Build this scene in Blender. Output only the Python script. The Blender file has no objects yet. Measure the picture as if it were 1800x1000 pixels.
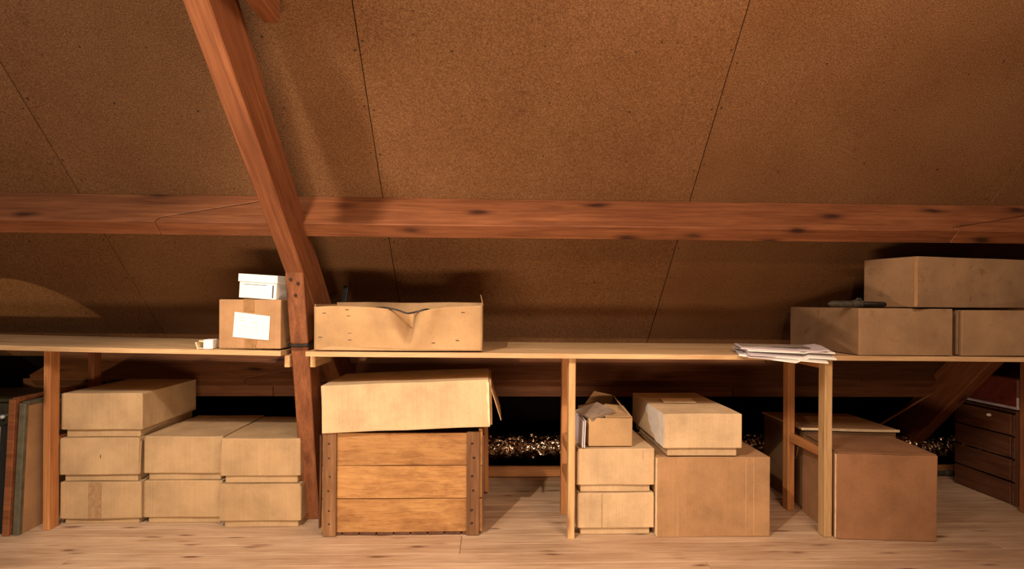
import bpy, bmesh, math, random
from mathutils import Vector, Matrix, noise
random.seed(7)
C = bpy.context.scene.collection
SC = bpy.context.scene

# ------------------------------------------------------------------ camera
cam = bpy.data.cameras.new('camera'); co = bpy.data.objects.new('camera', cam); C.objects.link(co)
SC.camera = co
cam.sensor_width = 36; cam.sensor_fit = 'HORIZONTAL'; cam.lens = 20.0
cam.shift_y = 30/1800
cam.clip_start = .05
psi, rol = math.radians(2.0), math.radians(.4)
R0 = Vector((math.cos(psi), -math.sin(psi), 0)); U0 = Vector((0, 0, 1)); F0 = Vector((math.sin(psi), math.cos(psi), 0))
Rr = R0*math.cos(rol)+U0*math.sin(rol); Ur = -R0*math.sin(rol)+U0*math.cos(rol)
M = Matrix((Rr, Ur, -F0)).transposed().to_4x4(); M.translation = Vector((0, 0, .9)); co.matrix_world = M

# ------------------------------------------------------------------ world, lights, exposure
SC.view_settings.view_transform = 'Standard'; SC.view_settings.look = 'None'
SC.view_settings.gamma = 1; SC.view_settings.use_curve_mapping = False
SC.view_settings.exposure = 0.0
w = bpy.data.worlds.new('world'); SC.world = w; w.use_nodes = True
w.node_tree.nodes['Background'].inputs[0].default_value = (1, .66, .44, 1)
w.node_tree.nodes['Background'].inputs[1].default_value = .015

def light(name, kind, loc, power, color, size=.05, target=None, **k):
    l = bpy.data.lights.new(name, kind); l.energy = power; l.color = color
    if kind == 'AREA': l.shape = 'RECTANGLE'; l.size = size; l.size_y = k.get('size_y', size)
    else: l.shadow_soft_size = size
    if kind == 'SPOT': l.spot_size = math.radians(k['angle']); l.spot_blend = k['blend']
    o = bpy.data.objects.new(name, l); C.objects.link(o); o.location = loc
    if target is not None:
        o.rotation_euler = (Vector(target)-Vector(loc)).to_track_quat('-Z', 'Y').to_euler()
    return o
light('skylight_daylight', 'AREA', (1.0, .05, 2.38), 42, (1, .74, .54), 1.0, (.5, 1.9, .9), size_y=.5)
light('left_ceiling_fill', 'AREA', (-1.5, .05, 2.38), 31, (1, .90, .78), .8, (-1.2, 1.9, .9), size_y=.5)  # added unseen soft light that lifts the left part of the ceiling
light('shaded_lamp', 'SPOT', (-.79, .30, 2.2), 200, (1, .79, .58), .025, (-.30, 2.2, .05), angle=66, blend=.5)
light('right_hanging_lamp', 'POINT', (.80, .72, 1.45), 23, (1, .52, .24), .02)
light('low_front_fill', 'AREA', (-.35, .50, .20), 27, (1, .71, .46), 1.0, (-.2, 2.3, .80), size_y=.15)  # added unseen low light, standing in for bounce off the floor ahead
light('left_floor_spot', 'SPOT', (-2.35, 1.75, .66), 15.0, (1, .74, .40), .006, (-2.15, 2.8, .76), angle=32, blend=.05)

# ------------------------------------------------------------------ materials
def nmat(name):
    m = bpy.data.materials.new(name); m.use_nodes = True
    nt = m.node_tree; b = nt.nodes['Principled BSDF']
    return m, nt, b
def N(nt, t, **k):
    n = nt.nodes.new(t)
    for a, v in k.items():
        if a in n.inputs: n.inputs[a].default_value = v
        else: setattr(n, a, v)
    return n
def ramp(nt, fac, stops):
    r = nt.nodes.new('ShaderNodeValToRGB'); e = r.color_ramp.elements
    while len(e) < len(stops): e.new(.5)
    for q, (p, c) in zip(e, stops):
        q.position = p; q.color = (*c, 1) if len(c) == 3 else c
    nt.links.new(fac, r.inputs[0]); return r.outputs[0]
def mixc(nt, a, b, fac, mode='MIX'):
    m = nt.nodes.new('ShaderNodeMix'); m.data_type = 'RGBA'; m.blend_type = mode
    for i, v in ((6, a), (7, b), (0, fac)):
        if isinstance(v, (int, float)): m.inputs[i].default_value = v
        elif isinstance(v, tuple): m.inputs[i].default_value = (*v, 1)
        else: nt.links.new(v, m.inputs[i])
    return m.outputs[2]
def coords(nt, scale, spread=7.0, which='Object'):
    tc = N(nt, 'ShaderNodeTexCoord'); oi = N(nt, 'ShaderNodeObjectInfo')
    mp = N(nt, 'ShaderNodeMapping'); mp.inputs['Scale'].default_value = scale
    mul = N(nt, 'ShaderNodeVectorMath', operation='SCALE'); mul.inputs[0].default_value = (13.1, 7.7, 5.3)
    nt.links.new(oi.outputs['Random'], mul.inputs['Scale'])
    add = N(nt, 'ShaderNodeVectorMath', operation='ADD')
    nt.links.new(tc.outputs[which], add.inputs[0]); nt.links.new(mul.outputs[0], add.inputs[1])
    nt.links.new(add.outputs[0], mp.inputs['Vector'])
    return mp.outputs[0], oi.outputs['Random']
def noisef(nt, vec, scale, detail=3, rough=.55, dist=0):
    n = N(nt, 'ShaderNodeTexNoise'); n.inputs['Scale'].default_value = scale; n.inputs['Detail'].default_value = detail
    n.inputs['Roughness'].default_value = rough; n.inputs['Distortion'].default_value = dist
    nt.links.new(vec, n.inputs['Vector']); return n.outputs['Fac']
def bump(nt, b, h, strength, dist=.002):
    n = N(nt, 'ShaderNodeBump'); n.inputs['Strength'].default_value = strength; n.inputs['Distance'].default_value = dist
    nt.links.new(h, n.inputs['Height']); nt.links.new(n.outputs[0], b.inputs['Normal'])

def wood(name, light_c, dark_c, knot_c=(.05, .02, .01), rough=.6, knots=.5, blotch=.35, bstr=.3, ks=(2.2, 9, 9)):
    m, nt, b = nmat(name)
    v, rnd = coords(nt, (1.3, 22, 22))
    g = noisef(nt, v, 2.2, 5, .6, .6)
    c = ramp(nt, g, [(.3, dark_c), (.52, tuple((a+d)/2 for a, d in zip(light_c, dark_c))), (.72, light_c)])
    v2, _ = coords(nt, (4, 160, 160))
    f = noisef(nt, v2, 2.0, 3, .6)
    c = mixc(nt, c, ramp(nt, f, [(.3, (.62, .55, .5)), (.6, (1, 1, 1))]), .7, 'MULTIPLY')
    v3, _ = coords(nt, (1.2, 5, 5))
    bl = noisef(nt, v3, 2.0, 4, .6)
    c = mixc(nt, c, ramp(nt, bl, [(.35, (.55, .45, .38)), (.6, (1, 1, 1))]), blotch, 'MULTIPLY')
    vk, _ = coords(nt, ks)
    vo = N(nt, 'ShaderNodeTexVoronoi'); vo.inputs['Scale'].default_value = 1.6
    wob = noisef(nt, vk, 3, 2)
    ad = N(nt, 'ShaderNodeVectorMath', operation='ADD'); nt.links.new(vk, ad.inputs[0])
    sc = N(nt, 'ShaderNodeVectorMath', operation='SCALE'); sc.inputs['Scale'].default_value = .18
    cb = N(nt, 'ShaderNodeCombineXYZ'); nt.links.new(wob, cb.inputs[0]); nt.links.new(wob, cb.inputs[1])
    nt.links.new(cb.outputs[0], sc.inputs[0]); nt.links.new(sc.outputs[0], ad.inputs[1]); nt.links.new(ad.outputs[0], vo.inputs['Vector'])
    k = ramp(nt, vo.outputs['Distance'], [(.09, (1, 1, 1)), (.19, (.35, .35, .35)), (.30, (0, 0, 0))])
    sel = ramp(nt, vo.outputs['Color'], [(1-knots-.02, (0, 0, 0)), (1-knots, (1, 1, 1))])
    kf = mixc(nt, k, sel, 1.0, 'MULTIPLY')
    c = mixc(nt, c, knot_c, kf)
    tint = ramp(nt, rnd, [(0, (.86, .86, .86)), (1, (1.0, 1.0, 1.0))])
    c = mixc(nt, c, tint, 1.0, 'MULTIPLY')
    nt.links.new(c, b.inputs['Base Color']); b.inputs['Roughness'].default_value = rough
    b.inputs['Specular IOR Level'].default_value = .3
    bump(nt, b, f, bstr, .0015)
    return m

def card(name, col, dark=None, rough=.8, flute='Z', stain=.35, fl=.25):
    m, nt, b = nmat(name)
    dark = dark or tuple(a*.72 for a in col)
    v, rnd = coords(nt, (1, 1, 1))
    n1 = noisef(nt, v, 7, 4, .6)
    c = ramp(nt, n1, [(.3, dark), (.62, col)])
    n2 = noisef(nt, v, 260, 2, .5)
    c = mixc(nt, c, ramp(nt, n2, [(.3, (.8, .78, .74)), (.6, (1, 1, 1))]), .45, 'MULTIPLY')
    vs, _ = coords(nt, (150, 150, 1.5) if flute == 'Z' else (1.5, 150, 150))
    n3 = noisef(nt, vs, 1.6, 2, .5)
    c = mixc(nt, c, ramp(nt, n3, [(.3, (.72, .68, .62)), (.62, (1, 1, 1))]), fl, 'MULTIPLY')
    vst, _ = coords(nt, (1, 1, 1.4))
    n4 = noisef(nt, vst, 14, 5, .7, .3)
    c = mixc(nt, c, ramp(nt, n4, [(.60, (1, 1, 1)), (.72, (.50, .40, .30))]), stain, 'MULTIPLY')
    tint = ramp(nt, rnd, [(0, (.9, .88, .86)), (1, (1.0, 1.0, 1.0))])
    c = mixc(nt, c, tint, 1.0, 'MULTIPLY')
    nt.links.new(c, b.inputs['Base Color']); b.inputs['Roughness'].default_value = rough
    b.inputs['Specular IOR Level'].default_value = .2
    bump(nt, b, n3, .12, .001)
    return m

def plain(name, col, rough=.6, metal=0, nscale=30, var=.25, spec=.3, bs=.1):
    m, nt, b = nmat(name)
    v, _ = coords(nt, (1, 1, 1)); n = noisef(nt, v, nscale, 4, .6)
    c = ramp(nt, n, [(.3, tuple(a*(1-var) for a in col)), (.65, col)])
    nt.links.new(c, b.inputs['Base Color']); b.inputs['Roughness'].default_value = rough
    b.inputs['Metallic'].default_value = metal; b.inputs['Specular IOR Level'].default_value = spec
    bump(nt, b, n, bs, .001)
    return m

def chipboard():
    m, nt, b = nmat('chipboard')
    v, rnd = coords(nt, (1, 1, 1))
    n1 = noisef(nt, v, 240, 2, .8)
    c = ramp(nt, n1, [(.32, (.10, .047, .020)), (.5, (.185, .091, .040)), (.68, (.285, .156, .074))])
    n2 = noisef(nt, v, 90, 3, .6)
    c = mixc(nt, c, ramp(nt, n2, [(.35, (.80, .77, .73)), (.6, (1, 1, 1))]), .5, 'MULTIPLY')
    n3 = noisef(nt, v, 2.6, 4, .6)
    c = mixc(nt, c, ramp(nt, n3, [(.3, (.78, .70, .62)), (.65, (1, 1, 1))]), .75, 'MULTIPLY')
    vo = N(nt, 'ShaderNodeTexVoronoi'); vo.inputs['Scale'].default_value = 26; nt.links.new(v, vo.inputs['Vector'])
    sp = ramp(nt, vo.outputs['Distance'], [(.05, (.35, .3, .25)), (.10, (1, 1, 1))])
    sel = ramp(nt, vo.outputs['Color'], [(.72, (0, 0, 0)), (.75, (1, 1, 1))])
    c = mixc(nt, c, mixc(nt, c, sp, 1.0, 'MULTIPLY'), sel)
    n5 = noisef(nt, v, 9, 5, .65)
    c = mixc(nt, c, ramp(nt, n5, [(.66, (1, 1, 1)), (.78, (.6, .45, .35))]), .5, 'MULTIPLY')
    c = mixc(nt, c, ramp(nt, rnd, [(0, (.92, .92, .92)), (1, (1.0, 1.0, 1.0))]), 1.0, 'MULTIPLY')
    nt.links.new(c, b.inputs['Base Color']); b.inputs['Roughness'].default_value = .85
    b.inputs['Specular IOR Level'].default_value = .15
    bump(nt, b, n1, .35, .001)
    return m

def crate_wood():
    m, nt, b = nmat('weathered_crate_wood')
    v, rnd = coords(nt, (1.3, 12, 12))
    g = noisef(nt, v, 2.4, 6, .65, .8)
    c = ramp(nt, g, [(.25, (.27, .12, .04)), (.45, (.42, .21, .075)), (.7, (.52, .29, .11))])
    v3, _ = coords(nt, (2.5, 6, 6)); bl = noisef(nt, v3, 2.2, 5, .7, .3)
    c = mixc(nt, c, ramp(nt, bl, [(.38, (.5, .40, .36)), (.55, (1, 1, 1))]), .6, 'MULTIPLY')
    v4, _ = coords(nt, (7, 150, 150)); f = noisef(nt, v4, 2, 4, .7)
    c = mixc(nt, c, ramp(nt, f, [(.3, (.30, .22, .18)), (.48, (1, 1, 1))]), .6, 'MULTIPLY')
    c = mixc(nt, c, ramp(nt, rnd, [(0, (.8, .8, .8)), (1, (1.0, 1.0, 1.0))]), 1.0, 'MULTIPLY')
    nt.links.new(c, b.inputs['Base Color']); b.inputs['Roughness'].default_value = .7
    b.inputs['Specular IOR Level'].default_value = .25
    bump(nt, b, f, .6, .002)
    return m

M_CHIP = chipboard()
M_TIMBER = wood('reddish_timber', (.33, .125, .050), (.17, .057, .022), (.045, .014, .007), .6, .75, .5, .3, (2.4, 6.5, 6.5))
M_TIMBER_SHADE = wood('shade_toned_timber', (.27, .115, .05), (.16, .06, .026), (.04, .015, .01), .65, .5, .6)  # darker timber copy; shade below the shelf is put into its colour
M_PINE = wood('pale_pine', (.72, .49, .25), (.55, .34, .155), (.22, .08, .03), .55, .35, .3)
M_PINE2 = wood('orange_pine', (.60, .29, .11), (.42, .17, .06), (.16, .06, .02), .6, .35, .3)
M_SHELF = wood('shelf_pine', (.74, .52, .29), (.55, .35, .18), (.2, .09, .04), .5, .4, .4)
M_FLOOR = wood('floor_pine', (.72, .53, .37), (.52, .34, .215), (.17, .08, .045), .55, .55, .5, .35, (3.4, 14, 14))
M_DARKW = wood('dark_plank', (.20, .085, .04), (.12, .045, .02), (.03, .01, .008), .7, .3, .5)
M_CRATE = crate_wood()
M_CRATED = wood('dark_crate_wood', (.16, .065, .03), (.08, .03, .015), (.02, .01, .008), .6, .3, .7)
M_CARD = card('tan_cardboard', (.50, .345, .195), stain=.15)
M_CARDL = card('pale_cardboard', (.64, .465, .285), stain=.15)
M_CARDB = card('brown_cardboard', (.46, .27, .14), stain=.2)
M_CARDK = card('kraft_cardboard', (.50, .32, .165), fl=.1, stain=.15)
M_CARDG = card('dusty_cardboard', (.34, .215, .12), fl=.08, stain=.7)
M_CARDN = card('matt_brown_cardboard', (.36, .185, .095), stain=.15, fl=.12)
M_EDGE = plain('raw_cardboard_edge', (.85, .66, .42), .8)
M_DARKC = card('dark_cardboard', (.20, .11, .055))
M_TAPE = plain('brown_packing_tape', (.36, .22, .12), .35, 0, 60, .35, .5, .3)
M_CTAPE = plain('clear_packing_tape', (.36, .20, .09), .2, 0, 50, .3, .6, .6)
M_WHITE = plain('white_paper', (.90, .88, .84), .6, 0, 20, .05)
M_LAV = plain('lavender_paper', (.62, .56, .60), .6, 0, 20, .12)
M_GREYP = plain('pale_grey_print', (.74, .68, .62), .7, 0, 12, .3)
M_INK = plain('faint_ink', (.62, .58, .55), .6)
M_INKD = plain('dark_ink', (.05, .045, .04), .6)
M_MAG = plain('magazine_cover', (.45, .36, .30), .45, 0, 14, .6)
M_BLACK = plain('black_felt', (.012, .008, .006), .95, 0, 10, .4, .05)
M_BLKP = plain('black_panel', (.012, .012, .014), .5)
M_IRON = plain('black_iron', (.03, .025, .022), .45, .6, 40, .3)
M_NAIL = plain('rusty_nail', (.035, .018, .012), .7)
M_CABLE = plain('black_cable', (.02, .018, .018), .4)
M_OLIVE = plain('olive_leatherette', (.055, .05, .03), .5, 0, 60, .3)
M_GREEN = plain('grey_green_frame', (.12, .11, .075), .5, 0, 30, .4)
M_RED = plain('dark_red_case', (.15, .03, .02), .5, 0, 30, .4)
M_RIM = plain('lilac_white_rim', (.55, .50, .58), .5)
M_TOOL = plain('dusty_metal', (.055, .045, .034), .7, .2, 60, .5)
M_PIPE = plain('grey_plastic_pipe', (.10, .10, .075), .5)
M_GREYW = plain('greyish_board', (.60, .50, .38), .7, 0, 18, .3)
M_BATT = wood('weathered_batten', (.36, .19, .085), (.17, .085, .04), (.05, .02, .012), .75, .4, .8, .6)
M_GREYB = plain('greyish_brown_cover', (.30, .22, .17), .7, 0, 18, .3)
def foil():
    m, nt, b = nmat('crumpled_foil')
    v, _ = coords(nt, (1, 1, 1))
    b.inputs['Base Color'].default_value = (.78, .66, .54, 1); b.inputs['Metallic'].default_value = 1; b.inputs['Roughness'].default_value = .16
    n = N(nt, 'ShaderNodeTexVoronoi'); n.inputs['Scale'].default_value = 45; nt.links.new(v, n.inputs['Vector'])
    bump(nt, b, n.outputs['Distance'], .9, .01)
    return m
M_FOIL = foil()

# ------------------------------------------------------------------ builders
def link(name, me, mat, parent=None):
    o = bpy.data.objects.new(name, me); C.objects.link(o)
    if mat: me.materials.append(mat)
    if parent: o.parent = parent
    return o
def thing(name, label, cat, loc=(0, 0, 0), rotz=0, group=None):
    o = bpy.data.objects.new(name, None); C.objects.link(o); o.empty_display_size = .05
    o.location = loc; o.rotation_euler = (0, 0, rotz); tag(o, label, cat, group); return o
def tag(o, label, cat, group=None):
    o['label'] = label; o['category'] = cat
    if group: o['group'] = group
def tomesh(name, bm, smooth=False):
    bmesh.ops.recalc_face_normals(bm, faces=bm.faces)
    me = bpy.data.meshes.new(name); bm.to_mesh(me); bm.free()
    if smooth:
        for p in me.polygons: p.use_smooth = True
    return me
def boxbm(w, d, h, bev=.0015, cuts=(0, 0, 0), jit=0.0, seed=0, freq=4.0, base=True, seg=1):
    """box w x d x h centred in x,y; z from 0 when base else centred"""
    bm = bmesh.new(); bmesh.ops.create_cube(bm, size=1)
    for v in bm.verts: v.co = Vector((v.co.x*w, v.co.y*d, (v.co.z+.5 if base else v.co.z)*h))
    if bev: bmesh.ops.bevel(bm, geom=list(bm.edges), offset=bev, segments=seg, affect='EDGES', profile=.5)
    for ax, n, L, off in ((0, cuts[0], w, -w/2), (1, cuts[1], d, -d/2), (2, cuts[2], h, 0 if base else -h/2)):
        for i in range(n):
            p = Vector((0, 0, 0)); p[ax] = off+L*(i+1)/(n+1); nn = Vector((0, 0, 0)); nn[ax] = 1
            bmesh.ops.bisect_plane(bm, geom=bm.verts[:]+bm.edges[:]+bm.faces[:], plane_co=p, plane_no=nn)
    if jit:
        s = Vector((seed*3.1, seed*1.7, seed*5.3))
        for v in bm.verts: v.co += noise.noise_vector(v.co*freq+s)*jit
    return bm
def stick(name, p0, p1, w, d, mat, parent=None, jit=.0012, bev=.002, cuts=8, up=None, seed=None):
    """timber from p0 to p1 (centre line, world coords); w across, d along 'up'"""
    p0, p1 = Vector(p0), Vector(p1); L = (p1-p0).length; x = (p1-p0).normalized()
    up = Vector(up) if up else Vector((0, 0, 1))
    if abs(x.dot(up)) > .99: up = Vector((0, 1, 0))
    y = up.cross(x).normalized(); z = x.cross(y)
    bm = boxbm(L, w, d, bev, (cuts, 0, 0), jit, seed if seed is not None else random.random()*50, 3.0, base=False)
    o = link(name, tomesh(name, bm), mat, parent)
    Mx = Matrix((x, y, z)).transposed().to_4x4(); Mx.translation = (p0+p1)/2
    if parent: Mx = Matrix.Translation(-Vector(parent.location)) @ Mx
    o.matrix_local = Mx
    return o
def quadstrip(name, pts, mat, parent=None, thick=.001):
    """thin solid sheet with outline pts (in order, planar-ish), local coords"""
    bm = bmesh.new(); vs = [bm.verts.new(p) for p in pts]; f = bm.faces.new(vs)
    bm.normal_update(); n = f.normal.copy()
    r = bmesh.ops.extrude_face_region(bm, geom=[f])
    for e in r['geom']:
        if isinstance(e, bmesh.types.BMVert): e.co += n*thick
    return link(name, tomesh(name, bm), mat, parent)
def tube(name, pts, r, mat, parent=None, n=10, closed=False):
    bm = bmesh.new(); rings = []; pts = [Vector(p) for p in pts]
    rr = r if isinstance(r, (list, tuple)) else [r]*len(pts)
    for i, p in enumerate(pts):
        a = pts[i-1] if (i > 0 or closed) else p; b = pts[(i+1) % len(pts)] if (i < len(pts)-1 or closed) else p
        t = (b-a).normalized(); u = Vector((0, 0, 1)) if abs(t.z) < .9 else Vector((1, 0, 0))
        s = t.cross(u).normalized(); u = s.cross(t)
        rings.append([bm.verts.new(p+(s*math.cos(q*2*math.pi/n)+u*math.sin(q*2*math.pi/n))*rr[i]) for q in range(n)])
    for i in range(len(rings)-(0 if closed else 1)):
        A, B = rings[i], rings[(i+1) % len(rings)]
        for q in range(n): bm.faces.new((A[q], A[(q+1) % n], B[(q+1) % n], B[q]))
    if not closed: bm.faces.new(rings[0]); bm.faces.new(rings[-1])
    return link(name, tomesh(name, bm, True), mat, parent)
def smoothpath(pts, n=6):
    P = [Vector(p) for p in pts]; out = []
    for i in range(len(P)-1):
        a = P[max(i-1, 0)]; b = P[i]; c = P[i+1]; d = P[min(i+2, len(P)-1)]
        for k in range(n):
            t = k/n; out.append(.5*((2*b)+(-a+c)*t+(2*a-5*b+4*c-d)*t*t+(-a+3*b-3*c+d)*t**3))
    out.append(P[-1]); return out
def struct(o): o['kind'] = 'structure'; return o
def emp(name):
    o = bpy.data.objects.new(name, None); C.objects.link(o); o.empty_display_size = .1; return o

# ------------------------------------------------------------------ floor
fl = struct(emp('floor'))
sub = boxbm(7.5, 5.2, .03, 0); o = link('subfloor', tomesh('subfloor', sub), M_DARKW, fl); o.location = (0, 1.3, -.048)
yy = 2.915; row = 0
joints = {9: [-.11], 10: [-.11, 1.9], 4: [.9], 6: [-1.3], 11: [-1.45], 12: [.75], 13: [-.6], 2: [1.6]}
while yy > .9:
    xs = [-3.3]+sorted(joints.get(row, [random.uniform(-2.6, 2.6)]))+[3.4]
    for a, b in zip(xs[:-1], xs[1:]):
        L = b-a-.0015
        bm = boxbm(L, .0785, .018, .0012, (int(L/.5), 0, 0), .0004, random.random()*40)
        o = link('floorboard', tomesh('floorboard', bm), M_FLOOR, fl); o.location = ((a+b)/2, yy-.04, -.018)
    yy -= .08; row += 1

# ------------------------------------------------------------------ sloping roof lining (45 degrees, y+z=3.57)
s2 = math.sqrt(.5)
def slope(x, c, s):      # c = y+z offset, s = distance up the slope from z=0
    return Vector((x, c-s*s2, s*s2))
ce = struct(emp('ceiling'))
seams = [-4.05, -2.825, -1.602, -.435, .791, 2.03, 3.25, 4.47]
for a, b in zip(seams[:-1], seams[1:]):
    w_ = b-a-.003; s0, s1 = .86, 3.95
    bm = boxbm(w_, s1-s0, .016, .0012, (4, 8, 0), .0012, random.random()*30, 2.0)
    o = link('roof_panel', tomesh('roof_panel', bm), M_CHIP, ce)
    o.matrix_local = Matrix.Translation(slope((a+b)/2, 3.57, (s0+s1)/2)) @ Matrix.Rotation(math.radians(-45), 4, 'X')
bm = boxbm(8.6, 5.1, .02, 0); o = link('roof_felt', tomesh('roof_felt', bm), M_BLACK, ce)
o.matrix_local = Matrix.Translation(slope(.2, 3.605, 2.55)) @ Matrix.Rotation(math.radians(-45), 4, 'X')
# nail heads in the panels
bm = bmesh.new()
def nail(x, s):
    p = slope(x, 3.569, s); r = random.uniform(.0026, .0042)
    Mx = Matrix.Translation(p) @ Matrix.Rotation(math.radians(135), 4, 'X')
    bmesh.ops.create_cone(bm, cap_ends=True, segments=7, radius1=r, radius2=r*.8, depth=.0012, matrix=Mx)
for a, b in zip(seams[:-1], seams[1:]):
    for s in [1.2+.205*i for i in range(13)]:
        for x in (a+.016, b-.016): nail(x+random.uniform(-.004, .004), s+random.uniform(-.03, .03))
        if True:
            for k in (1, 2, 3):
                if random.random() < .75: nail(a+(b-a)*k/4+random.uniform(-.02, .02), s+random.uniform(-.03, .03))
o = link('nail_head', tomesh('nail_head', bm), M_NAIL, ce); o['kind'] = 'stuff'
bm = bmesh.new()
for dx, ds, w_ in ((0, 0, .030), (.006, .011, .022), (-.008, -.010, .016), (.014, .004, .012)):
    Mx = Matrix.Translation(slope(.093+dx, 3.569, 1.565/s2+ds)) @ Matrix.Rotation(math.radians(135), 4, 'X') @ Matrix.Diagonal((w_, .005, .0008, 1))
    bmesh.ops.create_cube(bm, size=1, matrix=Mx)
o = link('scuff_mark', tomesh('scuff_mark', bm), M_DARKW, ce)
# back: low kneewall boards under the lower purlin and a kick board at the floor's end
wb = struct(emp('wall_back'))
for a, b in ((-2.28, -1.081), (-1.077, 1.223), (1.227, 2.9)):
    bm = boxbm(b-a, .018, .085, .001, (4, 0, 0), .0008, a); o = link('board', tomesh('board', bm), M_TIMBER_SHADE, wb)
    o.location = ((a+b)/2, 2.86, .424)
bb = boxbm(6.6, .018, .052, .001, (8, 0, 0), .0008, 3)
o = struct(link('baseboard_back', tomesh('baseboard_back', bb), M_PINE2)); o.location = (0, 2.93, 0)

# ------------------------------------------------------------------ purlins with scarf joints
def purlin(cin, s_lo, thick, depth, segs, label, mat):
    """segments: polygons in (x, n) seen on the upslope side, extruded down the slope by thick"""
    x0 = segs[0][0][0]; org = slope(0, cin, s_lo)
    t = thing('purlin', label, 'beam', (0, org.y, org.z))
    for poly in segs:
        bm = bmesh.new(); vs = [bm.verts.new((x, n, thick)) for x, n in poly]; f = bm.faces.new(vs)
        r = bmesh.ops.extrude_face_region(bm, geom=[f])
        for e in r['geom']:
            if isinstance(e, bmesh.types.BMVert): e.co.z -= thick
        cx = sum(p[0] for p in poly)/len(poly)
        bmesh.ops.bevel(bm, geom=[e for e in bm.edges], offset=.002, segments=1, affect='EDGES')
        lo, hi = min(p[0] for p in poly), max(p[0] for p in poly)
        q = math.ceil(lo/.25)*.25
        while q < hi:
            bmesh.ops.bisect_plane(bm, geom=bm.verts[:]+bm.edges[:]+bm.faces[:], plane_co=(q, 0, 0), plane_no=(1, 0, 0)); q += .25
        for v in bm.verts: v.co += noise.noise_vector(Vector((v.co.x*2.5, v.co.y*3, v.co.z*3+lo)))*.0018
        o = link('beam_length', tomesh('beam_length', bm), mat, t)
        # local: x = x, y = n (outward normal), z = s (upslope)
        o.matrix_local = Matrix(((1, 0, 0, 0), (0, s2, -s2, 0), (0, s2, s2, 0), (0, 0, 0, 1)))
    return t
d_ = .172; sU = (1.141-2.185+3.326)/2/s2  # s where z = s*s2
sU = 1.142/s2
purlin(3.326, sU, .062, d_, [
    [(-3.6, 0), (-1.2500, 0), (-1.2400, .028), (-.80, d_), (-3.6, d_)],
    [(-1.2445, 0), (1.80, 0), (1.79, .022), (2.40, d_), (-.775, d_), (-1.2345, .025)],
    [(1.8055, 0), (3.9, 0), (3.9, d_), (2.42, d_), (1.7955, .020)]],
    'long reddish roof purlin crossing above the shelf behind the slanting truss', M_TIMBER)
sL = .470/s2
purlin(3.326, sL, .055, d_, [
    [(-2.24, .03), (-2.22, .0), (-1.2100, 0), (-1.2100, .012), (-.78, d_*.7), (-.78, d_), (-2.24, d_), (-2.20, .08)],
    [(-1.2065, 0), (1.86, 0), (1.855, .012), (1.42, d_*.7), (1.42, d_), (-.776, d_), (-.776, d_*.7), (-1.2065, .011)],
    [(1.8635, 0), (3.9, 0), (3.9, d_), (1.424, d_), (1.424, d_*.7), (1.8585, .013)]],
    'lower roof purlin in shade beneath the shelf, its cut end at the left', M_TIMBER_SHADE)

# ------------------------------------------------------------------ trusses
def truss(px, lean, label, leg=True, top=True):
    loc = (px, 2.37, 0)
    t = thing('roof_truss', label, 'beam', loc)
    cin = 3.146; dep = .168; wd = .067
    a = slope(px-lean*.42, cin, .10/s2); b = slope(px+lean*.58, cin, 2.25/s2)
    nrm = Vector((0, s2, s2))*dep/2
    o = stick('rafter', a+nrm, b+nrm, wd, dep, M_TIMBER, t, .0025, .004, 20, up=(0, s2, s2))
    if leg:
        # leg: from floor to knee, front face against the rafter front
        bm = bmesh.new()
        prof = [(2.365, 0), (2.142, 1.004), (2.30, 1.004-.158+.01), (2.475, 0)]
        vs = [bm.verts.new((-wd/2, y, z)) for y, z in prof]; f = bm.faces.new(vs)
        r = bmesh.ops.extrude_face_region(bm, geom=[f])
        for e in r['geom']:
            if isinstance(e, bmesh.types.BMVert): e.co.x += wd
        bmesh.ops.bevel(bm, geom=list(bm.edges), offset=.003, segments=1, affect='EDGES')
        for k in range(1, 9):
            bmesh.ops.bisect_plane(bm, geom=bm.verts[:]+bm.edges[:]+bm.faces[:], plane_co=(0, 0, .11*k), plane_no=(0, 0, 1))
        for v in bm.verts: v.co += noise.noise_vector(v.co*3+Vector((px, 0, 0)))*.003
        # rotate mesh so that local x is the long axis (grain)
        Rm = Matrix.Rotation(math.radians(90), 4, 'Y')
        bm.transform(Rm)
        o = link('leg', tomesh('leg', bm), M_TIMBER, t)
        o.matrix_local = Matrix.Translation((.0, -2.37, 0)) @ Rm.inverted()
    return t
t1 = truss(-.737, -.09, 'slanting reddish timber rafter and leg standing between the left and right shelves')
stick('packing_piece', slope(-.762, 3.384, 1.56/s2)+Vector((0, .012, .012)), slope(-.79, 3.384, 2.2/s2)+Vector((0, .012, .012)), .067, .034, M_TIMBER, t1, .002, .003, 5, up=(0, s2, s2))
# pegs in the knee joint
for (x, z) in ((-.750, .977), (-.724, .962), (-.736, .918)):
    o = tube('peg_hole', [(x+.737, 2.142+(1.004-z)*.222-.006-2.37, z), (x+.737, 2.142+(1.004-z)*.222+.004-2.37, z)], .0055, M_NAIL, t1, 8)
stick('collar', (-.668, 1.05, 1.83), (-.668, 1.735, 1.83), .05, .20, M_TIMBER, t1, .002, .004, 6)
truss(2.30, .0, 'dark rafter of a second truss slanting down beyond the right end of the shelf', leg=False)
# iron strap round the leg
zz = .728; x0, x1, y0, y1 = -.776, -.698, 2.196, 2.36
pts = smoothpath([(x0, y0+.01, zz), (x0+.008, y0-.004, zz), (-.737, y0-.004, zz-.002), (x1-.008, y0-.004, zz), (x1, y0+.01, zz), (x1+.002, 2.28, zz+.004), (x1, y1, zz+.01), (-.737, y1+.012, zz+.01), (x0, y1, zz+.01), (x0-.002, 2.28, zz+.004)], 3)[:-1]
o = tube('iron_ring', pts, .0062, M_IRON, None, 8, True); tag(o, 'black ring clasped round the truss leg at shelf height', 'ring')
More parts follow.
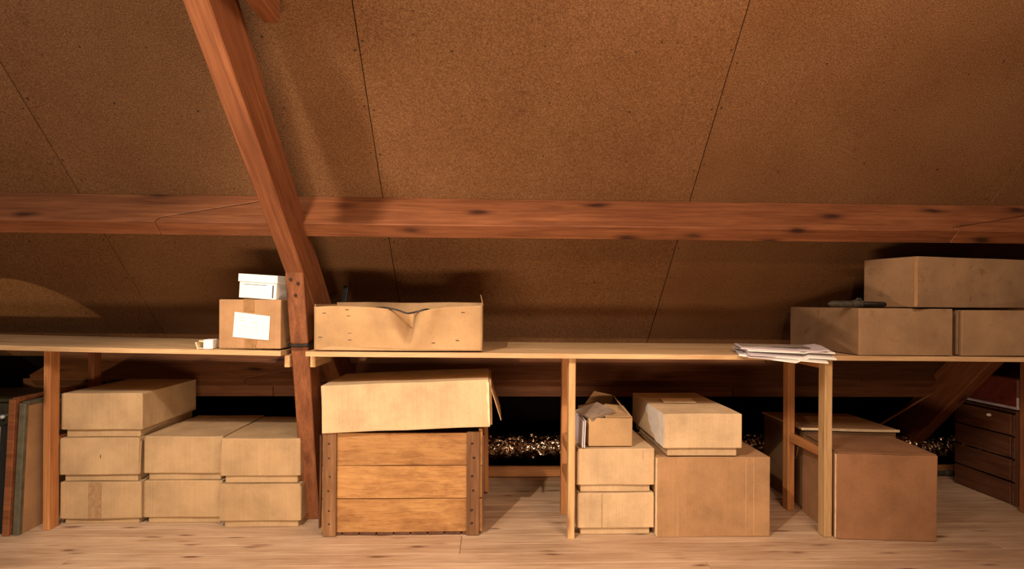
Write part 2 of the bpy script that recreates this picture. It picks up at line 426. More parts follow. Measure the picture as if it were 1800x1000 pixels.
# black hook/strap behind the knee
o = stick('black_strap', (-.660, 2.475, .72), (-.640, 2.53, .965), .022, .012, M_BLKP, None, .003, .002, 5); tag(o, 'black strap hanging behind the knee of the truss, left of the dented box', 'strap')

# ------------------------------------------------------------------ shelf boards
def shelf(pts, label):
    """pts front-left, front-right, back-right, back-left of the top surface"""
    P = [Vector(p) for p in pts]; ctr = (P[0]+P[1]+P[2]+P[3])/4
    t = thing('shelf', label, 'shelf', ctr)
    n = 3
    for k in range(n):   # planks front to back
        a0, a1 = k/n, (k+1)/n-.003
        q = [P[0].lerp(P[3], a0), P[1].lerp(P[2], a0), P[1].lerp(P[2], a1), P[0].lerp(P[3], a1)]
        bm = bmesh.new(); m = 14; V = []
        for i in range(m+1):
            f = q[0].lerp(q[1], i/m)-ctr; g = q[3].lerp(q[2], i/m)-ctr
            wv = noise.noise(Vector((i*.35, k*5, ctr.x)))*.002
            V.append([bm.verts.new(f+Vector((0, 0, wv))), bm.verts.new(g+Vector((0, 0, wv))), bm.verts.new(g+Vector((0, 0, wv-.018))), bm.verts.new(f+Vector((0, 0, wv-.018)))])
        for i in range(m):
            for j in range(4): bm.faces.new((V[i][j], V[i][(j+1) % 4], V[i+1][(j+1) % 4], V[i+1][j]))
        bm.faces.new(V[0]); bm.faces.new(V[m])
        bmesh.ops.bevel(bm, geom=[e for e in bm.edges if e.calc_face_angle(0) > 1], offset=.0012, segments=1, affect='EDGES')
        link('plank', tomesh('plank', bm), M_SHELF if k else M_SHELF, t)
    return t
shelf([(-2.9, 2.215, .738), (-.79, 2.16, .708), (-.79, 2.68, .708), (-2.9, 2.77, .738)], 'pale pine shelf top left of the truss, sloping slightly down to it')
shelf([(-.688, 2.128, .710), (2.75, 2.115, .697), (2.75, 2.72, .697), (-.688, 2.72, .710)], 'long pale pine shelf top running right of the truss')
def shelfz(x): return .738-(x+2.9)*.030/2.11 if x < -.74 else .710-(x+.688)*.013/3.44

# ------------------------------------------------------------------ trestle frames under the shelf
def trestle(x, yf, yr, top, w, d, label, fm, rm, rails=((.655, .05), (.315, .035)), xo=.005, group=None):
    t = thing('trestle_frame', label, 'shelf frame', (x, yf, 0))
    stick('post', (x, yf+d/2, 0), (x, yf+d/2, top), w, d, fm, t, .0015, .002, 10)
    stick('post', (x+xo, yr+d/2, 0), (x+xo, yr+d/2, top), w, d, rm, t, .0015, .002, 10)
    for z, hh in rails:
        stick('rail', (x+.002, yf+d+.001, z), (x+.004, yr-.001, z), w*.75, hh, rm, t, .001, .0015, 3)
    return t
trestle(-1.724, 2.268, 2.52, shelfz(-1.72)-.020, .026, .050, 'pine trestle post pair at the far left, beside the leaning panels', M_PINE2, M_TIMBER, ((.34, .03),), -.008)
trestle(.306, 2.150, 2.40, shelfz(.3)-.020, .026, .040, 'pine trestle frame right of the wooden crate, left of the three stacked cartons', M_PINE, M_PINE2, ((.325, .04), (.20, .03)))
trestle(1.300, 2.148, 2.43, shelfz(1.3)-.020, .030, .045, 'pine trestle frame with cross rails, left of the big brown box', M_PINE, M_PINE2, ((.665, .035), (.318, .034)))
trestle(2.315, 2.13, 2.36, shelfz(2.3)-.020, .030, .045, 'pine trestle post at the right edge of the photo', M_TIMBER, M_TIMBER, ((.665, .035),))
# cleats on the leg that carry the shelf ends
for x in (-.783, -.686):
    o = stick('shelf_cleat', (x, 2.205, .665), (x, 2.42, .665), .02, .045, M_PINE, None, .0008, .0015, 2)
    tag(o, 'short pine cleat under the shelf end on the %s of the truss leg' % ('left' if x < -.74 else 'right'), 'cleat')

# ------------------------------------------------------------------ cartons
def shellbox(name, w, d, h, mat, parent, z=0, jit=.002, seed=0, opening='bottom', thick=.004, y=0, bev=.003, taper=0):
    bm = boxbm(w, d, h, bev, (5, 4, 3), jit, seed, 5.0, seg=2)
    if opening == 'bottom': kill = [f for f in bm.faces if f.calc_center_median().z < .004+jit and f.normal.z < -.8]
    elif opening == 'top': kill = [f for f in bm.faces if f.calc_center_median().z > h-.004-jit and f.normal.z > .8]
    else: kill = []
    bmesh.ops.delete(bm, geom=kill, context='FACES')
    if taper:
        for v in bm.verts: v.co.x *= 1+taper*v.co.z; v.co.y *= 1+taper*v.co.z
    o = link(name, tomesh(name, bm), mat, parent); o.location = (0, y, z)
    if kill:
        m = o.modifiers.new('thickness', 'SOLIDIFY'); m.thickness = thick; m.offset = -1
    return o
cid = 0
def lidded(x0, x1, y, z, depth, basez, lidh, label, mat=None, rot=0, group=None, gap=.004):
    """telescopic archive carton: base tray showing below a deep lid. x0,x1 front corners, y front"""
    global cid; cid += 1
    mat = mat or M_CARD; W = x1-x0
    t = thing('archive_box', label, 'box', ((x0+x1)/2, y+depth/2, z), rot, group)
    shellbox('base', W-.024, depth-.022, basez+lidh-.012, mat, t, 0, .0015, cid*3.3, 'top')
    lid = shellbox('lid', W, depth, lidh, mat, t, basez, .0028, cid*7.7, 'bottom')
    # glued corner tabs wrapped round the front corners of the lid
    for s in (-1, 1):
        h = lidh*random.uniform(.9, .97)
        bm = boxbm(.0022, .05, h, .0004, (0, 2, 3), .0008, cid+s)
        o = link('corner_tab', tomesh('corner_tab', bm), mat, lid); o.location = (s*(W/2+.0006), -depth/2+.027, lidh*.01)
    return t, lid
# left group: three stacks
A = {}
A1, l = lidded(-1.709, -1.397, 2.322, 0, .40, .024, .146, 'tan archive box with brown tape, bottom of the far left stack')
bm = boxbm(.050, .0012, .142, .0003, (1, 0, 4), .0006, 2); o = link('tape', tomesh('tape', bm), M_TAPE, l); o.location = (-.021, -.2028, .002)
A2, l = lidded(-1.712, -1.405, 2.322, .171, .40, .028, .146, 'tan archive box with a loose corner flap, middle of the far left stack')
bm = boxbm(.0025, .03, .13, .0004, (0, 1, 3), .0015, 4); o = link('loose_flap', tomesh('loose_flap', bm), M_CARD, l); o.location = (.156, -.19, .005); o.rotation_euler = (0, .03, .25)
bm = boxbm(.0022, .001, .013, .0002); o = link('pen_mark', tomesh('pen_mark', bm), M_INKD, l); o.location = (.005, -.2022, .067)
A3, l = lidded(-1.709, -1.397, 2.326, .346, .42, .031, .146, 'tan archive box on top of the far left stack')
B1, l = lidded(-1.386, -1.078, 2.325, 0, .42, .026, .147, 'tan archive box on the floor, under another in the second stack from the left')
B2, l = lidded(-1.384, -1.076, 2.322, .174, .42, .030, .148, 'tan archive box on top of the second stack from the left')
C1, l = lidded(-1.064, -.752, 2.278, 0, .42, .028, .145, 'tan archive box on the floor beside the truss leg, bottom of the third stack')
C2, l = lidded(-1.064, -.756, 2.280, .174, .43, .030, .148, 'tan archive box beside the truss leg, top of the third stack')
# middle group
D1, l = lidded(.336, .631, 2.182, 0, .42, .028, .135, 'tan archive box on the floor just right of the middle trestle', M_CARDL)
bm = boxbm(.0012, .001, .13, .0003); o = link('crease', tomesh('crease', bm), M_TAPE, l); o.location = (-.055, -.2118, .002)
D2, l = lidded(.334, .631, 2.182, .165, .43, .029, .140, 'pale archive box under the small open box, right of the middle trestle', M_CARDL)
bm = boxbm(.001, .001, .035, .0003); o = link('crease', tomesh('crease', bm), M_TAPE, l); o.location = (.105, -.2165, .1)
F1, lF = lidded(.664, .957, 2.150, .312, .50, .032, .132, 'long tan archive box with torn pale side, on top of the big square box', M_CARDL)
lF.scale = (1.02, 1, 1)
# torn pale printed paper on its left side, tan patch on its lid
pl = [(-.25, .002), (-.25, .130), (-.02, .131), (.01, .11), (.0, .095), (-.03, .085), (-.035, .06), (-.07, .045), (-.075, .03), (-.12, .02), (-.14, .002)]
o = quadstrip('pale_paper_facing', [(0, y, z) for y, z in pl], M_GREYP, lF, .001); o.location = (-.1485, 0, 0)
o = quadstrip('patch', [(-.075, -.03, 0), (.06, -.035, 0), (.075, .07, 0), (-.06, .075, 0)], M_EDGE, lF, .0012); o.location = (-.01, 0, .1352)

def carton(name, label, x0, x1, y, z, depth, h, mat, rot=0, jit=.002, group=None):
    global cid; cid += 1
    t = thing(name, label, 'box', ((x0+x1)/2, y+depth/2, z), rot, group)
    b = shellbox('body', x1-x0, depth, h, mat, t, 0, jit, cid*5.1, 'none')
    return t, b
# big square box
E1, b = carton('cardboard_box', 'big square brown cardboard box on the floor under the long archive box', .638, 1.078, 2.160, 0, .43, .307, M_CARDB)
for z_ in (0,):
    bm = boxbm(.0016, .024, .300, .0004, (0, 0, 4), .0008, 1); o = link('seam_flap', tomesh('seam_flap', bm), M_EDGE, E1); o.location = (-.2212, -.203, .003)
for xx in (-.14, .125, .155):
    bm = boxbm(.0014, .0008, .295, .0002); o = link('crease', tomesh('crease', bm), M_CARDL, E1); o.location = (xx, -.2156, .006)
# small open box on D2 with flaps
ox, oy, oz = .4655, 2.205+.14, .338
t = thing('open_box', 'small open cardboard box with raised flaps on the middle carton stack', 'box', (ox, oy, oz))
shellbox('body', .172, .28, .110, M_CARDK, t, 0, .0012, 3, 'top', .003)
def flap(name, pts, mat, parent, th=.0028): return quadstrip(name, pts, mat, parent, th)
flap('flap', [(-.02, -.135, .111), (.085, -.135, .111), (.085, .02, .128), (.0, -.01, .140)], M_CARDK, t)
flap('flap', [(.086, -.13, .109), (.086, .13, .109), (.06, .10, .158), (.06, -.06, .140)], M_CARDK, t)
flap('flap', [(-.06, .138, .110), (.085, .138, .110), (.05, .08, .165), (-.03, .06, .185)], M_CARDK, t)
flap('flap', [(-.086, -.12, .110), (-.086, .13, .110), (-.02, .09, .130), (-.02, -.08, .122)], M_CARDK, t)
# grey folder leaning in / against it
t = thing('grey_folder', 'grey lilac folder standing between the middle trestle and the small open box', 'folder', (.357, 2.24, .338))
o = quadstrip('cover', [(0, -.06, 0), (0, .16, 0), (.004, .16, .105), (.004, -.06, .105)], M_LAV, t, .004)
o = quadstrip('sheet', [(-.006, -.055, .0), (-.006, .16, .0), (-.002, .16, .1), (-.002, -.055, .1)], M_LAV, t, .003)
t = thing('notebook', 'grey notebook tilted across the open flaps of the small open box', 'book', (.415, 2.27, .456), .45)
bm = boxbm(.11, .11, .010, .001); o = link('pages', tomesh('pages', bm), M_GREYB, t); o.rotation_euler = (.12, -.22, 0)
bm = boxbm(.114, .114, .0018, .0005); o = link('cover', tomesh('cover', bm), M_GREYB, t); o.rotation_euler = (.12, -.22, 0); o.location = (-.003, -.002, .0105)

# big right box, and the long one behind it
G, b = carton('cardboard_box', 'big plain brown cardboard box on the floor right of the right trestle', 1.338, 1.704, 2.112, 0, .30, .328, M_CARDN, math.radians(-5.5), .003)
o = quadstrip('top_flap', [(-.18, -.148, .3285), (.18, -.148, .3285), (.18, .135, .332), (-.18, .135, .334)], M_CARDN, G, .003)
bm = boxbm(.002, .010, .32, .0004, (0, 0, 4), .001, 1); o = link('seam_flap', tomesh('seam_flap', bm), M_EDGE, G); o.location = (-.184, -.137, .003)
bm = boxbm(.002, .018, .32, .0004, (0, 0, 4), .001, 5); o = link('seam_flap', tomesh('seam_flap', bm), M_CARDG, G); o.location = (-.186, -.105, .003)
H, b = carton('cardboard_box', 'dark brown cardboard box standing behind the big plain box and the right trestle', 1.375, 1.79, 2.455, 0, .37, .338, M_DARKC, 0, .002)
b2 = boxbm(.44, .37, .008, .002, (4, 2, 0), .002, 9); o = link('lid', tomesh('lid', b2), M_CARDB, H); o.location = (0, 0, .341); o.rotation_euler = (0, .02, 0)
b2 = boxbm(.44, .004, .011, .001, (6, 0, 0), .002, 6); o = link('lid_edge', tomesh('lid_edge', b2), M_EDGE, H); o.location = (0, -.189, .339); o.rotation_euler = (0, .02, 0)
o = tube('string_handle', smoothpath([(-.209, -.10, .26), (-.214, -.105, .22), (-.214, -.12, .20), (-.214, -.135, .22), (-.209, -.14, .26)], 4), .003, M_TAPE, H, 6)

# ------------------------------------------------------------------ wooden crate and the box on it
t = thing('wooden_crate', 'weathered wooden slatted crate standing on the floor beside the truss leg', 'crate', (-.340, 2.40, 0))
cw, cd = .584, .40; y0 = -cd/2-.006
zs = [(.012, .138), (.1405, .265), (.2675, .392)]
for k, (a, b) in enumerate(zs):
    o = stick('plank', (-.340-cw/2, 2.40-cd/2+.006, (a+b)/2), (-.340+cw/2, 2.40-cd/2+.006, (a+b)/2), .012, b-a, M_CRATE, t, .0018, .0015, 8)
    stick('plank', (-.340-cw/2, 2.40+cd/2-.006, (a+b)/2), (-.340+cw/2, 2.40+cd/2-.006, (a+b)/2), .012, b-a, M_CRATE, t, .0018, .0015, 4)
    for s in (-1, 1):
        bb_ = b+(.018 if (k == 2 and s > 0) else 0)
        stick('side_plank', (-.340+s*(cw/2+.008), 2.40-cd/2+.002, (a+bb_)/2), (-.340+s*(cw/2+.008), 2.40+cd/2, (a+bb_)/2), .014, bb_-a, M_CRATE, t, .0025, .0015, 6)
for xx in (-.613, -.069):
    stick('batten', (xx, 2.40-cd/2-.008, .002), (xx, 2.40-cd/2-.008, .398), .050, .016, M_BATT, t, .002, .002, 10, up=(0, 1, 0))
for s in (-1, 1):
    stick('side_batten', (-.340+s*(cw/2+.0185), 2.40-cd/2+.015, .03), (-.340+s*(cw/2+.0185), 2.40-cd/2+.015, .385), .008, .045, M_CRATED, t, .003, .002, 10, up=(0, 1, 0))
for k in range(9):
    xx = -.60+.065*k; stick('bottom_slat', (xx, 2.40-cd/2-.002, .006), (xx, 2.40+cd/2, .006), .060, .011, M_CRATED, t, .0012, .001, 2)
for xx in (-.613, -.069):
    for zn in (.05, .10, .175, .23, .30, .355):
        tube('nail', [(xx+random.uniform(-.008, .008)+.340, -cd/2-.0175, zn), (xx+.340, -cd/2-.013, zn)], .0035, M_NAIL, t, 7)
stick('interior_lath', (-.62, 2.40, .385), (-.06, 2.40, .385), .03, .02, M_CRATED, t, .001, .001, 3)
# box on the crate, tilted
t = thing('cardboard_box', 'wide pale cardboard box with a hanging end flap lying tilted on the wooden crate', 'box', (-.322, 2.36, .409))
t.rotation_euler = (0, math.radians(-2.3), 0)
b = shellbox('body', .635, .37, .180, M_CARDL, t, 0, .003, 21, 'none')
o = quadstrip('hanging_flap', [(.319, -.17, .175), (.319, .15, .175), (.362, .15, .02), (.362, -.17, .02)], M_CARDK, t, .003)
o = quadstrip('torn_edge', [(.312, -.1875, .02), (.3175, -.1875, .0), (.319, -.1875, .17), (.308, -.1875, .176), (.312, -.1875, .14), (.306, -.1875, .11), (.313, -.1875, .08), (.309, -.1875, .05)], M_EDGE, t, .0012)
bm = boxbm(.03, .34, .17, .002, (0, 2, 2), .002, 4); o = link('end_panel', tomesh('end_panel', bm), M_CARDK, t); o.location = (.312, 0, .004)
# leaning stake behind the crate
o = stick('wooden_stake', (-.020, 2.66, .012), (-.030, 2.64, .50), .022, .018, M_PINE2, None, .001, .002, 6)
o = tag(o, 'thin wooden stake standing behind the right side of the crate', 'stake')

# ------------------------------------------------------------------ dented open box on the shelf
t = thing('dented_box', 'open cardboard box with a crumpled, dented front on the shelf above the crate', 'box', (-.350, 2.30, .7125))
W, H_, D_ = .625, .172, .30
bm = bmesh.new(); nx, nz = 60, 20; V = []
for i in range(nx+1):
    c = []
    for k in range(nz+1):
        x = -W/2+W*i/nx; z = H_*k/nz; u = x-.038; tz = k/nz
        # fold: deep V narrowing to a point near the bottom
        dent = -.0; wv = .012+.075*max(0, tz-.12)
        if tz > .1:
            if u < 0: dent = math.exp(-(u/(wv*.75))**2)
            else: dent = math.exp(-(u/(wv*.28))**2)
        dy = .115*dent*min(1, (tz-.1)*2.0) if tz > .1 else 0
        dy += -.026*math.exp(-((u-.05-.03*tz)/.03)**2)*tz   # raised ridge right of the fold
        dy += .006*math.sin(x*9)*tz + noise.noise(Vector((x*7, z*7, 2)))*.005
        sag = -.014*tz*max(0, 1-abs(u)/.33) - .022*tz*math.exp(-((u)/.07)**2) - .006*tz*math.exp(-((x+W/2)/.05)**2)+.006*tz*(x/W)
        c.append(bm.verts.new((x, -D_/2+dy, z+sag)))
    V.append(c)
for i in range(nx):
    for k in range(nz): bm.faces.new((V[i][k], V[i+1][k], V[i+1][k+1], V[i][k+1]))
o = link('front_panel', tomesh('front_panel', bm, True), M_CARDK, t); m = o.modifiers.new('t', 'SOLIDIFY'); m.thickness = .0035; m.offset = 1
bm = boxbm(W-.004, .0035, H_+.008, .0006, (8, 0, 3), .004, 5, 5); o = link('back_panel', tomesh('back_panel', bm), M_CARDK, t); o.location = (0, D_/2, 0)
for s in (-1, 1):
    bm = boxbm(.0035, D_, H_, .0006, (0, 4, 3), .002, 5+s, 5); o = link('side_panel', tomesh('side_panel', bm), M_CARDK, t); o.location = (s*(W/2-.001), 0, 0)
bm = boxbm(W-.006, D_-.006, .0035, .0006); o = link('bottom', tomesh('bottom', bm), M_CARDK, t)
o = quadstrip('end_flap', [(.312, -.145, .170), (.312, .14, .170), (.300, .12, .215), (.309, -.02, .182)], M_CARDK, t, .003)
o = quadstrip('bottom_fold', [(-.315, -.152, .001), (.05, -.165, .001), (.31, -.156, .001), (.31, -.15, .003), (-.25, -.152, .014)], M_CARDK, t, .002)
bm = bmesh.new()
for (x, z) in ((-.275, .14), (-.19, .153), (-.185, .13), (-.29, .05), (-.18, .04), (-.18, .065), (.14, .135), (.24, .145), (.22, .04), (.13, .03)):
    Mx = Matrix.Translation((x, -D_/2-.0045+.006*math.sin(x*9)*z/H_, z)); b3 = bmesh.ops.create_cube(bm, size=1, matrix=Mx @ Matrix.Diagonal((.013, .0016, .0016, 1)))
o = link('staple', tomesh('staple', bm), M_IRON, t); o['kind'] = 'stuff'
o = tube('black_cable', smoothpath([(-.52, 2.27, .84), (-.46, 2.19, .868), (-.41, 2.168, .874), (-.36, 2.160, .866), (-.32, 2.165, .853), (-.28, 2.150, .860), (-.24, 2.165, .868), (-.20, 2.25, .84)], 6), .003, M_CABLE, None, 8)
tag(o, 'thin black cable lying over the sagging rim of the dented open box', 'cable')

# ------------------------------------------------------------------ taped box, white shoebox, small white carton on the left shelf
zS = shelfz(-1.03)+.0025
t, b = carton('taped_box', 'brown taped cardboard box with a white address label on the left shelf', -1.030, -.795, 2.19, zS, .27, .187, M_CARDB, math.radians(-2), .0015)
o = quadstrip('address_label', [(-.063, -.1378, .045), (.073, -.1378, .033), (.078, -.1378, .124), (-.056, -.1378, .140)], M_WHITE, t, .0012)
for i, (x, z, l) in enumerate([(-.03, .118, .05), (-.028, .106, .03), (.02, .10, .035), (-.02, .085, .04), (.03, .078, .03), (.045, .044, .016)]):
    bm = boxbm(l*.6, .0006, .0022, .0001); o = link('address_line', tomesh('address_line', bm), M_INK, t); o.location = (x, -.1393, z); o.rotation_euler = (0, .12, 0)
o = quadstrip('tape_strip', [(-.022, -.1372, .142), (.018, -.1372, .138), (.016, -.1365, .187), (-.024, -.1365, .188)], M_CTAPE, t, .001)
o = quadstrip('tape_strip', [(-.014, -.1372, .001), (.022, -.1372, .0), (.030, -.1375, .045), (-.020, -.1375, .043)], M_CTAPE, t, .001)
o = quadstrip('tape_strip', [(-.024, -.136, .1885), (.016, -.136, .1885), (.016, .12, .1885), (-.024, .12, .1885)], M_CTAPE, t, .001)
zt = zS+.190
t = thing('shoebox', 'white lidded shoebox resting on the brown taped box beside the truss', 'box', (-.880, 2.315, zt), math.radians(-4))
t.rotation_euler = (0, math.radians(3.2), math.radians(-7))
shellbox('base', .148, .235, .083, M_WHITE, t, 0, .0005, 2, 'top', .002)
lid = shellbox('lid', .156, .243, .030, M_WHITE, t, .062, .0005, 3, 'bottom', .002, bev=.002)
for (x, z, a, b) in ((-.01, .053, .09, .0018), (.061, .030, .005, .048)):
    bm = boxbm(a, .0008, b, .0002, base=False); o = link('printed_line', tomesh('printed_line', bm), M_INKD, t); o.location = (x, -.1180, z)
bm = boxbm(.006, .0008, .003, .0002, base=False); o = link('printed_line', tomesh('printed_line', bm), M_INK, t); o.location = (-.062, -.1180, .055)
t = thing('small_carton', 'tiny open white carton lying on the left shelf beside the taped box', 'box', (-1.068, 2.20, shelfz(-1.07)+.001), .1)
shellbox('body', .034, .05, .036, M_WHITE, t, 0, .0006, 3, 'none'); bm = boxbm(.004, .05, .028, .0005); 
o = link('end_flap', tomesh('end_flap', bm), M_EDGE, t); o.location = (-.034, -.005, 0); o.rotation_euler = (0, -.3, 0)
bm.free() if False else None
bm = boxbm(.022, .045, .004, .0006); o = link('lid_flap', tomesh('lid_flap', bm), M_EDGE, t); o.location = (-.022, -.003, .027); o.rotation_euler = (0, .25, 0)
bm = boxbm(.020, .045, .004, .0006); o = link('tray', tomesh('tray', bm), M_GREYW, t); o.location = (-.026, -.003, .001)

# ------------------------------------------------------------------ magazines on the right shelf edge
random.seed(11)
t0z = shelfz(1.15)+.001
looks = ['bottom', 'second from the bottom', 'third from the bottom', 'fourth from the bottom', 'second from the top', 'top']
for k in range(6):
    ang = math.radians([-20, -9, -14, -6, -12, -17][k]); L, Wd = .30, .215
    z = t0z+k*.0052
    t = thing('magazine', {0: 'white magazine drooping over the shelf edge, bottom of the paper pile', 1: 'second magazine from the bottom of the paper pile on the right shelf',
        2: 'third magazine from the bottom of the paper pile', 3: 'fourth magazine from the bottom, with a lilac white edge, in the paper pile',
        4: 'magazine directly beneath the brown covered top one of the paper pile', 5: 'brown covered magazine with curled corner on top of the paper pile'}[k], 'magazine',
        (1.115+[-.01, .0, .012, .0, .008, -.004][k], 2.155+[.0, .005, .0, .01, .006, .012][k], z), ang, 'magazines in the pile on the right shelf')
    bm = bmesh.new(); n1, n2 = 20, 12; V = []
    for i in range(n1+1):
        r = []
        for j in range(n2+1):
            x = -L/2+L*i/n1; y = -Wd/2+Wd*j/n2
            gy = 2.155+x*math.sin(ang)+y*math.cos(ang)
            over = max(0, 2.112-gy)
            dz = -over*(.30 if k < 4 else .12)*(1.0 if x < .05 else .6) + (.006*max(0, (x-.1)/.05)**1.5 if k == 5 else 0)
            r.append((x, y, dz))
        V.append(r)
    T = [[bm.verts.new((p[0], p[1], p[2]+.0042)) for p in r] for r in V]; B_ = [[bm.verts.new((p[0], p[1], p[2])) for p in r] for r in V]
    for i in range(n1):
        for j in range(n2):
            bm.faces.new((T[i][j], T[i+1][j], T[i+1][j+1], T[i][j+1])); bm.faces.new((B_[i][j], B_[i][j+1], B_[i+1][j+1], B_[i+1][j]))
    for i in range(n1):
        bm.faces.new((T[i][0], B_[i][0], B_[i+1][0], T[i+1][0])); bm.faces.new((T[i+1][n2], B_[i+1][n2], B_[i][n2], T[i][n2]))
    for j in range(n2):
        bm.faces.new((T[0][j+1], B_[0][j+1], B_[0][j], T[0][j])); bm.faces.new((T[n1][j], B_[n1][j], B_[n1][j+1], T[n1][j+1]))
    link('pages', tomesh('pages', bm, False), M_WHITE if k % 2 == 0 else M_LAV, t)
    if k == 5:
        bm = boxbm(L*.8, Wd*.72, .0006, 0, (4, 2, 0)); o = link('cover', tomesh('cover', bm), M_MAG, t); o.location = (-.02, .012, .0044)

# ------------------------------------------------------------------ boxes on the right shelf
zR = shelfz(1.7)+.003
U2, b = carton('flat_box', 'flat dusty cardboard box on the right shelf, left of the lower pair', 1.400, 1.768, 2.125, zR, .50, .180, M_CARDG, 0, .002)
bm = boxbm(.0015, .008, .172, .0004, (0, 0, 3), .0006, 2); o = link('seam_flap', tomesh('seam_flap', bm), M_CARDB, U2); o.location = (-.1765, -.240, .004)
U3, b = carton('flat_box', 'flat dusty box under the topmost box, cut off by the right photo edge', 1.808, 2.35, 2.13, zR-.001, .42, .176, M_CARDG, 0, .002)
rot = math.radians(13.5); W, D_ = .585, .235
fx, fy = 1.609, 2.10
cx = fx+(W/2)*math.cos(rot)-(D_/2)*math.sin(rot); cy = fy+(W/2)*math.sin(rot)+(D_/2)*math.cos(rot)
t = thing('flat_box', 'long dusty cardboard box lying on top of two flat boxes, right shelf', 'box', (cx, cy, zR+.184), rot)
shellbox('body', W, D_, .195, M_CARDG, t, 0, .002, 44, 'none')
bm = boxbm(.0022, .012, .18, .0004, (0, 0, 3), .001, 2); o = link('seam_flap', tomesh('seam_flap', bm), M_CARDB, t); o.location = (-W/2-.0008, -D_/2+.006, .004)
bm = boxbm(.002, .012, .168, .0004, (0, 0, 3), .0008, 8); o = link('seam_flap', tomesh('seam_flap', bm), M_CARDG, U3); o.location = (-.281, -.200, .004)
zt = zR+.182
t = thing('hand_tool', 'dusty dark hand tool lying on the flat box, left of the topmost box', 'tool', (1.425, 2.165, zt+.014), math.radians(-7))
tube('handle', [(-.115, 0, 0), (-.108, 0, 0), (-.10, 0, 0), (-.03, 0, 0), (-.02, 0, 0)], [.004, .009, .0125, .013, .011], M_TOOL, t, 14)
tube('collar', [(-.024, 0, 0), (-.018, 0, .001), (.012, 0, .001), (.018, 0, 0)], [.013, .0155, .0155, .011], M_TOOL, t, 14)
tube('barrel', [(.014, 0, 0), (.02, 0, 0), (.09, 0, -.001), (.098, 0, -.001), (.102, 0, -.001)], [.009, .0105, .0105, .009, .004], M_IRON, t, 14)
tube('trigger', [(-.012, 0, .012), (-.004, 0, .021), (.006, 0, .020), (.012, 0, .012)], .004, M_TOOL, t, 8)

# ------------------------------------------------------------------ things leaning at the left
def panel(name, label, cat, x, y0, y1, h, th, lean, edge, face, parts=True, z=0):
    t = thing(name, label, cat, (x, (y0+y1)/2, z)); t.rotation_euler = (0, lean, 0)
    bm = boxbm(th, y1-y0, h, .0015, (0, 3, 3), .001, x*3); link('panel', tomesh('panel', bm), face, t)
    if edge:
        bm = boxbm(th+.003, .018, h+.002, .0015, (0, 0, 4), .0008, x*7); o = link('front_edge', tomesh('front_edge', bm), edge, t); o.location = (0, -(y1-y0)/2-.006, 0)
        bm = boxbm(th+.003, y1-y0, .016, .0015); o = link('top_edge', tomesh('top_edge', bm), edge, t); o.location = (0, 0, h-.010)
    return t
panel('framed_panel', 'grey green edged framed panel leaning beside the leftmost post', 'panel', -1.800, 2.235, 2.72, .500, .020, .045, M_GREEN, M_CARDB)
panel('wooden_board', 'reddish brown wooden board edge between the grey green panel and the black board', 'board', -1.832, 2.228, 2.74, .515, .022, .045, M_TIMBER, M_DARKW)
panel('black_board', 'black board standing left of the reddish brown board', 'panel', -1.875, 2.235, 2.60, .415, .030, .05, None, M_BLKP)
panel('white_board', 'pale whitish board leaning at the far left edge of the photo', 'board', -1.915, 2.205, 2.60, .395, .026, .07, M_GREYW, M_GREYW)
t = thing('olive_case', 'dark olive case with a small pale latch behind the leaning boards, far left', 'case', (-2.17, 2.62, 0))
shellbox('body', .40, .30, .46, M_OLIVE, t, 0, .002, 4, 'none', bev=.01); bm = boxbm(.40, .31, .012, .003); o = link('lid_band', tomesh('lid_band', bm), M_GREEN, t); o.location = (0, 0, .40)
bm = boxbm(.42, .32, .014, .004); o = link('lid', tomesh('lid', bm), M_OLIVE, t); o.location = (0, 0, .462)
tube('latch', [(.12, -.152, .40), (.12, -.165, .40)], .008, M_WHITE, t, 10)

# ------------------------------------------------------------------ things at the far right
t = thing('dark_crate', 'dark wooden slatted crate behind the post at the right edge of the photo', 'crate', (2.60, 2.64, 0))
for k in range(4):
    z = .05+.103*k
    stick('side_plank', (2.352, 2.49, z), (2.352, 2.80, z), .014, .096, M_CRATED, t, .002, .002, 4)
    stick('plank', (2.345, 2.478, z), (2.85, 2.478, z), .014, .096, M_CRATED, t, .002, .002, 4)
stick('batten', (2.366, 2.462, .0), (2.366, 2.462, .425), .04, .016, M_DARKW, t, .002, .002, 6, up=(0, 1, 0))
bm = boxbm(.49, .31, .012, .002); o = link('lid', tomesh('lid', bm), M_CRATED, t); o.location = (0, 0, .412)
tube('knob', [(2.34-2.60, -.05, .385), (2.325-2.60, -.05, .385)], [.009, .006], M_WHITE, t, 8)
t = thing('red_case', 'dark red case with pale lilac rim on the dark crate, far right', 'case', (2.60, 2.62, .433))
bm = boxbm(.52, .34, .13, .006, (3, 2, 1), .001, 2); o = link('body', tomesh('body', bm), M_RED, t); o.location = (0, 0, .008)
bm = boxbm(.535, .355, .012, .004); o = link('rim', tomesh('rim', bm), M_RIM, t)
bm = boxbm(.010, .010, .05, .003); o = link('corner_trim', tomesh('corner_trim', bm), M_RIM, t); o.location = (-.262, -.172, .006)

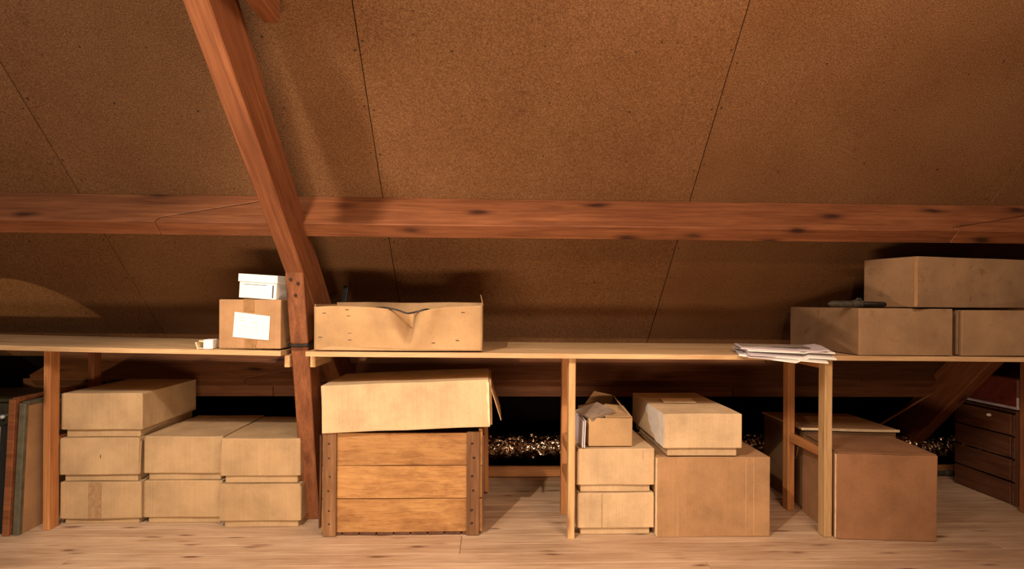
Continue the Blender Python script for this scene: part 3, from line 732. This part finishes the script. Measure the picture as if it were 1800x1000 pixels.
# foil duct along the eaves
bm = bmesh.new(); nx, nr = 420, 28; x0, x1 = -.75, 2.95; V = []
for i in range(nx+1):
    x = x0+(x1-x0)*i/nx; r = []
    cz = .132+.006*math.sin(x*2.1); cy = 3.02+.006*math.sin(x*3.3)
    for q in range(nr):
        a = 2*math.pi*q/nr; p = Vector((x, math.cos(a)*.055, math.sin(a)*.055))
        d = .006*noise.cell(Vector((x*30+p.y*14, p.z*38, p.y*34)))+.012*noise.noise(p*34)+.008*noise.noise(p*75)+.003*math.sin(x*95)
        s = 1+d/.055; r.append(bm.verts.new((x+noise.noise(p*50)*.004, cy+p.y*s, cz+p.z*s)))
    V.append(r)
for i in range(nx):
    for q in range(nr): bm.faces.new((V[i][q], V[i][(q+1) % nr], V[i+1][(q+1) % nr], V[i+1][q]))
bm.faces.new(V[0]); bm.faces.new(V[-1])
o = link('foil_duct', tomesh('foil_duct', bm), M_FOIL); tag(o, 'crumpled silver foil duct lying along the eaves at the back', 'duct')
t = thing('grey_pipe', 'thin grey pipe with a coupling on the floor beneath the foil duct at the right', 'pipe', (2.4, 2.905, .016))
tube('pipe_length', [(-1.2, 0, 0), (.4, 0, 0)], .012, M_PIPE, t, 12)
tube('coupling', [(-.02, 0, 0), (-.015, 0, 0), (.015, 0, 0), (.02, 0, 0)], [.013, .016, .016, .013], M_PIPE, t, 12)
tube('coupling', [(-1.02, 0, 0), (-1.015, 0, 0), (-.985, 0, 0), (-.98, 0, 0)], [.013, .016, .016, .013], M_PIPE, t, 12)
o = tube('bent_rod', [(1.60, 2.905, .006), (1.925, 2.89, .218), (2.14, 2.865, .36), (2.33, 2.84, .487)], .005, M_PINE2, None, 8); tag(o, 'thin pale rod leaning diagonally behind the big brown box at the right', 'rod')
for k, (dz, dy) in enumerate(((0, 0), (.016, .01))):
    o = tube('white_cable', smoothpath([(.95, 2.80-dy, .004+dz*.2), (1.15, 2.82-dy, .018+dz), (1.30, 2.84-dy, .034+dz), (1.42, 2.87, .050+dz), (1.50, 2.90, .004+dz)], 6), .003, M_LAV, None, 8)
    tag(o, ['lower', 'upper'][k]+' of two thin pale cables on the floor behind the right trestle', 'cable')
